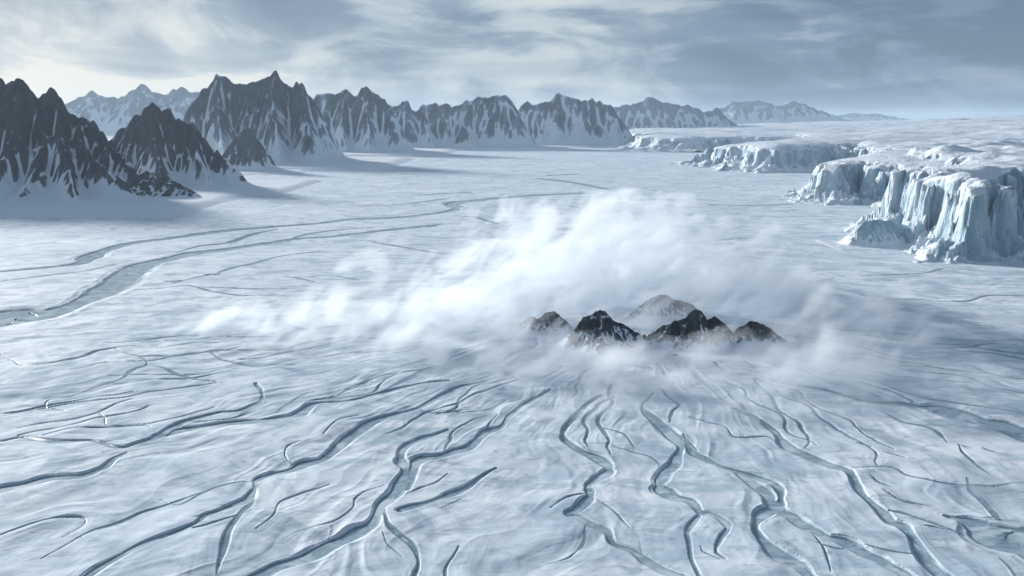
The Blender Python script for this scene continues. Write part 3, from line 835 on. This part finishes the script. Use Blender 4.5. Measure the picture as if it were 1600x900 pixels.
# camera depth of a ground point = Y*cp + H*sp
Wd = np.maximum(Yr * cp + H * sp, (Yr[24] * cp + H * sp) * .98)
X = su[None, :] * Wd[:, None]
Y = np.repeat(Yr[:, None], len(su), 1)
near = np.full(X.shape, 1e9)   # distance beyond the channel bank
tbest = np.full(X.shape, 1e9)  # distance / half width
wbest = np.ones(X.shape)
score = np.full(X.shape, -1e9)
dscale = np.ones(X.shape)
for li, ln in enumerate(LINES):
    fac = 1.0 if li < len(CH) else .50
    for (ax, ay, aw), (bx, by, bw) in zip(ln[:-1], ln[1:]):
        rr = max(aw, bw) * 3 + 60
        j0 = np.searchsorted(Yr, min(ay, by) - rr); j1 = np.searchsorted(Yr, max(ay, by) + rr)
        if j1 <= j0: continue
        wa, wb = Wd[j0], Wd[min(j1, len(Wd) - 1)]
        lo, hi = min(ax, bx) - rr, max(ax, bx) + rr
        i0 = np.searchsorted(su, min(lo / wa, lo / wb)); i1 = np.searchsorted(su, max(hi / wa, hi / wb))
        if i1 <= i0: continue
        x = X[j0:j1, i0:i1]; y = Y[j0:j1, i0:i1]
        vx, vy = bx - ax, by - ay
        t = np.clip(((x - ax) * vx + (y - ay) * vy) / (vx * vx + vy * vy + 1e-9), 0, 1)
        d = np.hypot(x - ax - t * vx, y - ay - t * vy)
        w = aw + t * (bw - aw)
        q = d / w
        sl = (slice(j0, j1), slice(i0, i1))
        sc = np.where(q < 1.15, 1e3 + fac * depth_of(w) * (1.15 - q), -q)
        b = sc > score[sl]
        score[sl] = np.where(b, sc, score[sl]); dscale[sl] = np.where(b, fac, dscale[sl])
        tbest[sl] = np.where(b, q, tbest[sl]); wbest[sl] = np.where(b, w, wbest[sl])
        near[sl] = np.minimum(near[sl], d - w)

fore = sstep(3600, 1500, Y)      # relief that is too small to be seen far off
D = depth_of(wbest) * dscale
edge = .20 * noise2(X / 55, Y / 55, 60) + .05 * noise2(X / 24, Y / 24, 61)
t_ = tbest + edge * np.clip(9 / wbest, 0, 1)
bank = .4 + .6 * np.clip(.5 + fbm2(X / 80, Y / 80, 2, 59), 0, 1)
# banks differ in steepness from place to place
soft = .62 + .38 * np.clip(.5 + 1.4 * noise2(X / 140, Y / 140, 58), 0, 1)
prof_ = 1 - np.clip((t_ - (1.0 - .62 * soft)) / (.16 + .62 * soft), 0, 1)
prof_ = prof_ * prof_ * (3 - 2 * prof_)
carve = -np.maximum(D * .9 * prof_, D * .36 * (1 - sstep(.7, 3.4, t_)) * bank)
lipn = .55 + .8 * fbm2(X / 45, Y / 45, 3, 63)
lip = D * .34 * np.clip(lipn, 0, 1.4) * sstep(1.0, 1.22, t_) * np.exp(-np.clip(t_ - 1.22, 0, 50) / .55)
nd = np.clip(near, 0, 400)
inside = near < 0
und = plain_z(X, Y)
# banks and terraces that follow the channels
ter = fbm3(np.minimum(nd, 120) / 24, X / 130, Y / 130, 3, 66)
fade = np.exp(-nd / 85) * (near > 0)
terr = (1.0 * ter + .6 * np.abs(ter)) * fade * fore
# snow drifts combed outwards from the outcrops
cx, cy = G(1000, 475)
an = np.arctan2(X - cx, cy - Y); rd = np.hypot(X - cx, Y - cy)
swirl = fbm2(X / 260, Y / 260, 3, 67)
dr = fbm3(an * 13 + swirl * .9, rd / 520, np.zeros_like(rd), 4, 68, .5)
rid = 1 - 2 * np.abs(dr)
drift = (2.1 * dr + 1.8 * np.clip(rid - .55, 0, 1) * 2) * fore * sstep(60, 250, rd)
Z = und + carve + lip + terr + drift * (1 - .7 * (t_ < 1.2))
ice = 1.05 * (1 - sstep(.62, 1.05, t_)) + .30 * np.exp(-np.clip(t_ - 1, 0, 60) / .9) * (lipn < .6)
vein = .5 * np.clip((-ter - .25) * 3, 0, 1) * fade * fore + .55 * sstep(.04, .36, -dr) * fore
ground = grid_mesh('ice_plain', X, Y, Z, ground_material(), {'ice': ice, 'vein': np.clip(vein, 0, 1)})
tag(ground, 'vast pale snow-covered ice plain scored by winding meltwater channels', 'ice plain', 'structure')

chm = channel_ice_material()


def bed_ribbon(ln, label):
    """the refrozen water on a channel's floor"""
    n = len(ln); rows = []; zz = []
    for k in range(n):
        a = ln[max(0, k - 1)]; b = ln[min(n - 1, k + 1)]
        tx, ty = b[0] - a[0], b[1] - a[1]; L = math.hypot(tx, ty) + 1e-6
        nx, ny = -ty / L, tx / L
        w = ln[k][2] * .95
        rows.append([(ln[k][0] + nx * w * s, ln[k][1] + ny * w * s) for s in np.linspace(-1, 1, 5)])
    A = np.array(rows)
    und_ = plain_z(A[..., 0], A[..., 1])
    dep = depth_of(ln[:, 2])[:, None]
    Zr = und_ - dep * .70
    o = grid_mesh('meltwater_river', A[..., 0], A[..., 1], Zr, chm)
    tag(o, label, 'meltwater channel', 'structure', 'meltwater channels across the ice plain')


for (r, lab), ln in zip(CH, LINES):
    bed_ribbon(ln, lab)

# ------------------------------------------------------------------ blowing snow round the outcrops
def blowing_snow():
    x0, x1, y0, y1, z0, z1 = -950., 1000., 1420., 3200., -4., 290.
    vx = 5.0
    nx, ny, nz = int((x1 - x0) / vx), int((y1 - y0) / (vx * 1.2)), int((z1 - z0) / 4.6)
    gx = np.linspace(x0, x1, nx); gy = np.linspace(y0, y1, ny); gz = np.linspace(z0, z1, nz)
    X2, Y2 = np.meshgrid(gx, gy, indexing='ij')
    # cover: rows (photo x, photo y of the ground below, across, along, height, amount)
    PUFF = [(400, 505, 130, 130, 42, .95), (500, 508, 150, 170, 60, 1.05), (600, 512, 160, 190, 85, 1.1), (640, 560, 130, 100, 48, 1.0), (700, 515, 180, 220, 110, 1.15), (760, 560, 140, 100, 40, .9),
            (780, 485, 180, 250, 150, 1.15), (860, 465, 200, 280, 195, 1.15), (930, 450, 200, 300, 220, 1.1), (1000, 445, 190, 320, 215, 1.05), (1080, 455, 190, 300, 170, 1.0), (1150, 465, 190, 260, 140, .95),
            (1220, 485, 170, 220, 100, .9), (1300, 500, 150, 200, 65, .75), (880, 575, 190, 95, 40, 1.0), (1000, 600, 210, 95, 44, 1.05), (1080, 612, 170, 80, 44, 1.0), (1180, 588, 180, 105, 58, 1.05), (1270, 565, 170, 140, 66, 1.0),
            (1085, 564, 130, 55, 34, 1.15), (935, 558, 120, 55, 32, 1.15), (960, 640, 140, 65, 20, .7), (1150, 630, 150, 70, 26, .75), (1330, 585, 180, 130, 60, 1.0), (1390, 530, 160, 170, 60, .9), (1420, 600, 140, 90, 30, .65), (1250, 635, 150, 60, 26, .7)]
    T = np.zeros_like(X2); M = np.zeros_like(X2)
    for px, py, ax, ay, hh, am in PUFF:
        gx_, gy_ = G(px, py)
        e = np.exp(-(((X2 - gx_) / ax) ** 2 + ((Y2 - gy_) / ay) ** 2))
        M = np.maximum(M, am * e ** .8); T = np.maximum(T, hh * e ** .55)
    T = np.maximum(T * .95 * np.clip(1 + 1.1 * fbm2(X2 / 150 + .3, Y2 / 190, 3, 77), .35, 1.6), 6)
    # thin over the outcrops themselves
    for px, py, dist, r, am in ((1090, 530, 1930, 95, .9), (940, 525, 1935, 75, .8), (1185, 525, 1965, 60, .8), (1030, 478, 2245, 60, .35), (850, 500, 2095, 55, .25)):
        p = P(px, py, dist)
        e = np.exp(-(((X2 - p[0]) / r) ** 2 + ((Y2 - p[1] + 25) / (r * .9)) ** 2))
        T = np.maximum(T * (1 - am * .85 * e), np.minimum(T, 13))
    # drifts that pass in front of the half-hidden outcrops
    for px, py, ax, ay, hh, am in ((1040, 506, 95, 70, 105, 1.35), (845, 524, 90, 55, 72, 1.3), (905, 554, 80, 34, 34, 1.15), (1190, 550, 90, 34, 32, 1.15), (1020, 560, 90, 34, 32, 1.15), (1110, 564, 80, 32, 28, 1.1)):
        gx_, gy_ = G(px, py)
        e = np.exp(-(((X2 - gx_) / ax) ** 2 + ((Y2 - gy_) / ay) ** 2))
        M = np.maximum(M, am * e); T = np.maximum(T, hh * e ** .6)
    X3 = X2[:, :, None]; Y3 = Y2[:, :, None]; Z3 = gz[None, None, :]
    X3, Y3, Z3 = np.broadcast_arrays(X3, Y3, Z3)
    # torn by the wind into streaks that rise downwind
    hz = Z3 / T[:, :, None]
    M3 = np.broadcast_to(M[:, :, None], X3.shape)
    live = (M3 > .03) & (hz < 1.75)
    xs, ys, zs, hs, ms = (q[live].astype(np.float64) for q in (X3, Y3, np.maximum(Z3, 0), hz, M3))
    wx = 34 * noise3(xs / 140, ys / 140, zs / 140, 1); wz = 34 * noise3(xs / 130, ys / 130, zs / 130, 2); wy = 40 * noise3(xs / 150, ys / 150, zs / 150, 3)
    al = (xs + wx) * .78 + (zs + wz) * .62; ac = -(xs + wx) * .62 + (zs + wz) * .78
    big = fbm3(xs / 190, ys / 210, zs / 150, 2, 29)
    n = fbm3(al / 170, (ys + wy) / 105, ac / 62, 5, 31, .60)
    f = 1 - 2 * np.abs(noise3(al / 95, (ys + wy) / 55, ac / 30, 41))
    d = ms * .74 - .52 * np.maximum(hs, 0) ** 1.2 - .26 + 1.45 * big + (3.0 + .9 * np.clip(hs, 0, 1)) * n + .42 * f
    v = sstep(.0, 1.05, d) * sstep(0.04, .32, ms)
    v = v * (.15 + .85 * sstep(-.15, .55, n + .35 * f)) * (1 - .5 * np.clip(hs, 0, 1))
    v = np.maximum(v, .42 * sstep(.05, .5, ms) * np.exp(-zs / 17) * np.clip(.55 + 1.3 * n, 0, 1))
    dens = np.zeros(X3.shape, np.float32); dens[live] = v
    dens[:, :, -1] = 0; dens[0] = 0; dens[-1] = 0; dens[:, 0] = 0; dens[:, -1] = 0
    dens = np.where(dens < .01, 0, dens)
    N = nx * ny * nz
    me = bpy.data.meshes.new('blowing_snow')
    co = np.stack([X3, Y3, Z3], -1).reshape(-1, 3).astype(np.float32)
    me.vertices.add(N); me.vertices.foreach_set('co', co.ravel())
    a = me.attributes.new('dens', 'FLOAT', 'POINT'); a.data.foreach_set('value', dens.astype(np.float32).ravel())
    ob = bpy.data.objects.new('blowing_snow', me); COL.objects.link(ob)
    # material
    m, nt = new_mat('airborne snow'); t = NT(nt)
    at = t.n('ShaderNodeAttribute', attribute_name='density').outputs['Fac']
    v = t.n('ShaderNodeVolumePrincipled', {'Color': (.94, .963, .985, 1), 'Density': SNOW_DENS, 'Anisotropy': .3})
    t.out(vol=v.outputs[0])
    m.cycles.volume_sampling = 'MULTIPLE_IMPORTANCE'
    me.materials.append(m)
    # geometry nodes: the grid of samples becomes a volume
    ng = bpy.data.node_groups.new('samples to volume', 'GeometryNodeTree')
    ng.interface.new_socket('Geometry', in_out='INPUT', socket_type='NodeSocketGeometry')
    ng.interface.new_socket('Geometry', in_out='OUTPUT', socket_type='NodeSocketGeometry')
    g = NT(ng)
    gi = g.n('NodeGroupInput'); go = g.n('NodeGroupOutput')
    pos = g.n('GeometryNodeInputPosition').outputs[0]
    s = g.n('ShaderNodeSeparateXYZ', {0: pos})

    def index(c, lo, hi, k):
        q = g.math('MULTIPLY', g.math('SUBTRACT', c, lo), (k - 1) / (hi - lo))
        q = g.math('ROUND', q)
        return g.math('MINIMUM', g.math('MAXIMUM', q, 0), k - 1)
    i = index(s.outputs[0], x0, x1, nx); j = index(s.outputs[1], y0, y1, ny); k = index(s.outputs[2], z0, z1, nz)
    # integer arithmetic: floats run out of digits for large grids
    def imath(op, a, b):
        nd = ng.nodes.new('FunctionNodeIntegerMath'); nd.operation = op
        for q, v in enumerate((a, b)):
            if isinstance(v, bpy.types.NodeSocket): ng.links.new(v, nd.inputs[q])
            else: nd.inputs[q].default_value = v
        return nd.outputs[0]

    def toint(x):
        nd = ng.nodes.new('FunctionNodeFloatToInt'); ng.links.new(x, nd.inputs[0]); return nd.outputs[0]
    ij = imath('ADD', imath('MULTIPLY', toint(i), ny), toint(j))
    idx = imath('ADD', imath('MULTIPLY', ij, nz), toint(k))
    na = g.n('GeometryNodeInputNamedAttribute', {'Name': 'dens'}, data_type='FLOAT')
    si = g.n('GeometryNodeSampleIndex', data_type='FLOAT', domain='POINT')
    ng.links.new(gi.outputs[0], si.inputs['Geometry'])
    ng.links.new(na.outputs[0], si.inputs['Value'])
    ng.links.new(idx, si.inputs['Index'])
    vc = g.n('GeometryNodeVolumeCube', {'Min': (x0, y0, z0), 'Max': (x1, y1, z1), 'Resolution X': nx, 'Resolution Y': ny, 'Resolution Z': nz})
    ng.links.new(si.outputs[0], vc.inputs['Density'])
    sm = g.n('GeometryNodeSetMaterial', {'Geometry': vc.outputs[0], 'Material': m})
    ng.links.new(sm.outputs[0], go.inputs[0])
    md = ob.modifiers.new('volume', 'NODES'); md.node_group = ng
    tag(ob, 'swirling white cloud of wind-blown snow round the dark rock outcrops', 'blowing snow', 'stuff')


SNOW_DENS = .019
blowing_snow()

# ------------------------------------------------------------------ air
def haze():
    bpy_me = bpy.data.meshes.new('haze')
    x, y0, y1, z0, z1 = 90000., -6000., 125000., -40., 1500.
    v = [(sx * x, y, z) for z in (z0, z1) for (sx, y) in ((-1, y0), (1, y0), (1, y1), (-1, y1))]
    f = [(3, 2, 1, 0), (4, 5, 6, 7), (0, 1, 5, 4), (1, 2, 6, 5), (2, 3, 7, 6), (3, 0, 4, 7)]
    bpy_me.from_pydata(v, [], f)
    m, nt = new_mat('cold hazy air'); t = NT(nt)
    p = t.n('ShaderNodeVolumePrincipled', {'Color': (.66, .81, .95, 1), 'Density': HAZE_DENS, 'Anisotropy': .2})
    t.out(vol=p.outputs[0])
    m.cycles.homogeneous_volume = True
    bpy_me.materials.append(m)
    o = bpy.data.objects.new('haze', bpy_me); COL.objects.link(o)
    tag(o, 'cold blue haze filling the air over the ice plain', 'haze', 'stuff')


HAZE_DENS = 1.1e-5
haze()

# ------------------------------------------------------------------ light and sky
SUN_AZ, SUN_EL = -45.0, 16.0     # degrees, from the view direction towards the left; above the horizon
sd = Vector((math.sin(R(SUN_AZ)) * math.cos(R(SUN_EL)), math.cos(R(SUN_AZ)) * math.cos(R(SUN_EL)), math.sin(R(SUN_EL))))
L = bpy.data.lights.new('sun', 'SUN'); L.energy = 5.0; L.angle = R(8); L.color = (1.0, .99, .97)
lo = bpy.data.objects.new('sun', L); COL.objects.link(lo)
lo.rotation_euler = (-sd).to_track_quat('-Z', 'Y').to_euler()


def sky():
    w = bpy.data.worlds.new('World'); scene.world = w; w.use_nodes = True
    nt = w.node_tree; nt.nodes.clear(); t = NT(nt)
    nish = t.n('ShaderNodeTexSky', sky_type='NISHITA', sun_disc=False, sun_elevation=R(SUN_EL), sun_rotation=R(SUN_AZ), altitude=500.0, air_density=1.0, dust_density=1.5, ozone_density=1.0)
    d = t.n('ShaderNodeTexCoord').outputs['Generated']
    s = t.n('ShaderNodeSeparateXYZ', {0: d})
    az = t.math('MULTIPLY', t.math('ARCTAN2', s.outputs[0], s.outputs[1]), 57.2958)
    el = t.math('MULTIPLY', t.math('ARCSINE', s.outputs[2]), 57.2958)
    # broad masses, billows and thin layers near the horizon
    v = t.n('ShaderNodeCombineXYZ', {0: t.math('MULTIPLY', az, .045), 1: t.math('MULTIPLY', el, .15), 2: 0.3}).outputs[0]
    n1 = t.noise(v, 1.0, 3, .5, .8)
    v3 = t.n('ShaderNodeCombineXYZ', {0: t.math('MULTIPLY', az, .105), 1: t.math('MULTIPLY', el, .30), 2: 9.1}).outputs[0]
    n3 = t.noise(v3, 1.0, 9, .57, .5)
    v2 = t.n('ShaderNodeCombineXYZ', {0: t.math('MULTIPLY', az, .05), 1: t.math('MULTIPLY', el, .75), 2: 3.7}).outputs[0]
    n2 = t.noise(v2, 1.0, 5, .5, .5)
    puff = t.ss(n3, .44, .60)
    lit = t.ss(t.math('ABSOLUTE', t.math('ADD', az, 45.0)), 17, 79, 1, 0)
    low = t.ss(el, 7.0, .5)
    k = t.math('ADD', t.math('MULTIPLY', lit, .28), t.math('MULTIPLY', t.math('MULTIPLY', low, lit), .16))
    k = t.math('ADD', k, t.math('MULTIPLY', t.math('SUBTRACT', n1, .5), 1.3))
    k = t.math('ADD', k, t.math('MULTIPLY', t.math('MULTIPLY', t.math('SUBTRACT', n2, .5), 1.2), low))
    k = t.math('ADD', k, t.math('MULTIPLY', t.math('SUBTRACT', puff, .5), .28))
    k = t.math('ADD', k, t.math('MULTIPLY', t.math('SUBTRACT', n3, .5), .8))
    k = t.math('ADD', k, t.ss(el, 3, 10, .0, -.08))
    k = t.math('SUBTRACT', k, t.math('MULTIPLY', t.ss(az, 2, 26), t.ss(el, 1.0, 8.0, .12, .34)))
    k = t.math('ADD', k, t.math('MULTIPLY', t.math('MULTIPLY', t.ss(el, 4.5, 2.0), lit), .12))
    k = t.math('ADD', k, .30, clamp=True)
    ramp = t.n('ShaderNodeValToRGB', {0: k})
    cr = ramp.color_ramp
    stops = [(0.0, (.14, .20, .285)), (.25, (.20, .275, .375)), (.5, (.345, .43, .51)), (.75, (.52, .59, .635)), (1.0, (.75, .765, .73))]
    cr.elements[0].position = 0; cr.elements[0].color = (*stops[0][1], 1)
    cr.elements[1].position = 1; cr.elements[1].color = (*stops[-1][1], 1)
    for p, c in stops[1:-1]:
        e = cr.elements.new(p); e.color = (*c, 1)
    up = t.ss(el, 12, 60)
    cl = t.mix(up, ramp.outputs[0], (.16, .225, .305))
    vm = t.n('ShaderNodeVectorMath', {0: cl, 'Scale': .86 / SKY_STR}, operation='SCALE')
    c = t.mix(.95, (0, 0, 0), (0, 0, 0))
    mixn = c.node
    nt.links.new(nish.outputs[0], mixn.inputs[6]); nt.links.new(vm.outputs[0], mixn.inputs[7])
    bg = t.n('ShaderNodeBackground', {'Color': c, 'Strength': SKY_STR})
    o = t.n('ShaderNodeOutputWorld'); nt.links.new(bg.outputs[0], o.inputs[0])


SKY_STR = .1
sky()

# ------------------------------------------------------------------ camera and render
cam = bpy.data.cameras.new('camera'); cam.sensor_width = 36; cam.angle = R(60); cam.clip_start = 1; cam.clip_end = 500000
co_ = bpy.data.objects.new('camera', cam); COL.objects.link(co_)
co_.location = (0, 0, H); co_.rotation_euler = (math.pi / 2 - PITCH, 0, 0)
scene.camera = co_
scene.render.engine = 'CYCLES'
cy = scene.cycles
cy.max_bounces = 16; cy.diffuse_bounces = 2; cy.glossy_bounces = 1; cy.transmission_bounces = 0; cy.volume_bounces = 16; cy.transparent_max_bounces = 8
cy.volume_step_rate = 2.0; cy.volume_max_steps = 256
cy.use_denoising = True
try:
    cy.denoiser = 'OPENIMAGEDENOISE'; cy.denoising_input_passes = 'RGB_ALBEDO_NORMAL'
except Exception: pass
cy.use_adaptive_sampling = True; cy.adaptive_threshold = .02
vs = scene.view_settings
vs.view_transform = 'Standard'; vs.look = 'None'; vs.exposure = 0.28; vs.gamma = 1; vs.use_curve_mapping = False
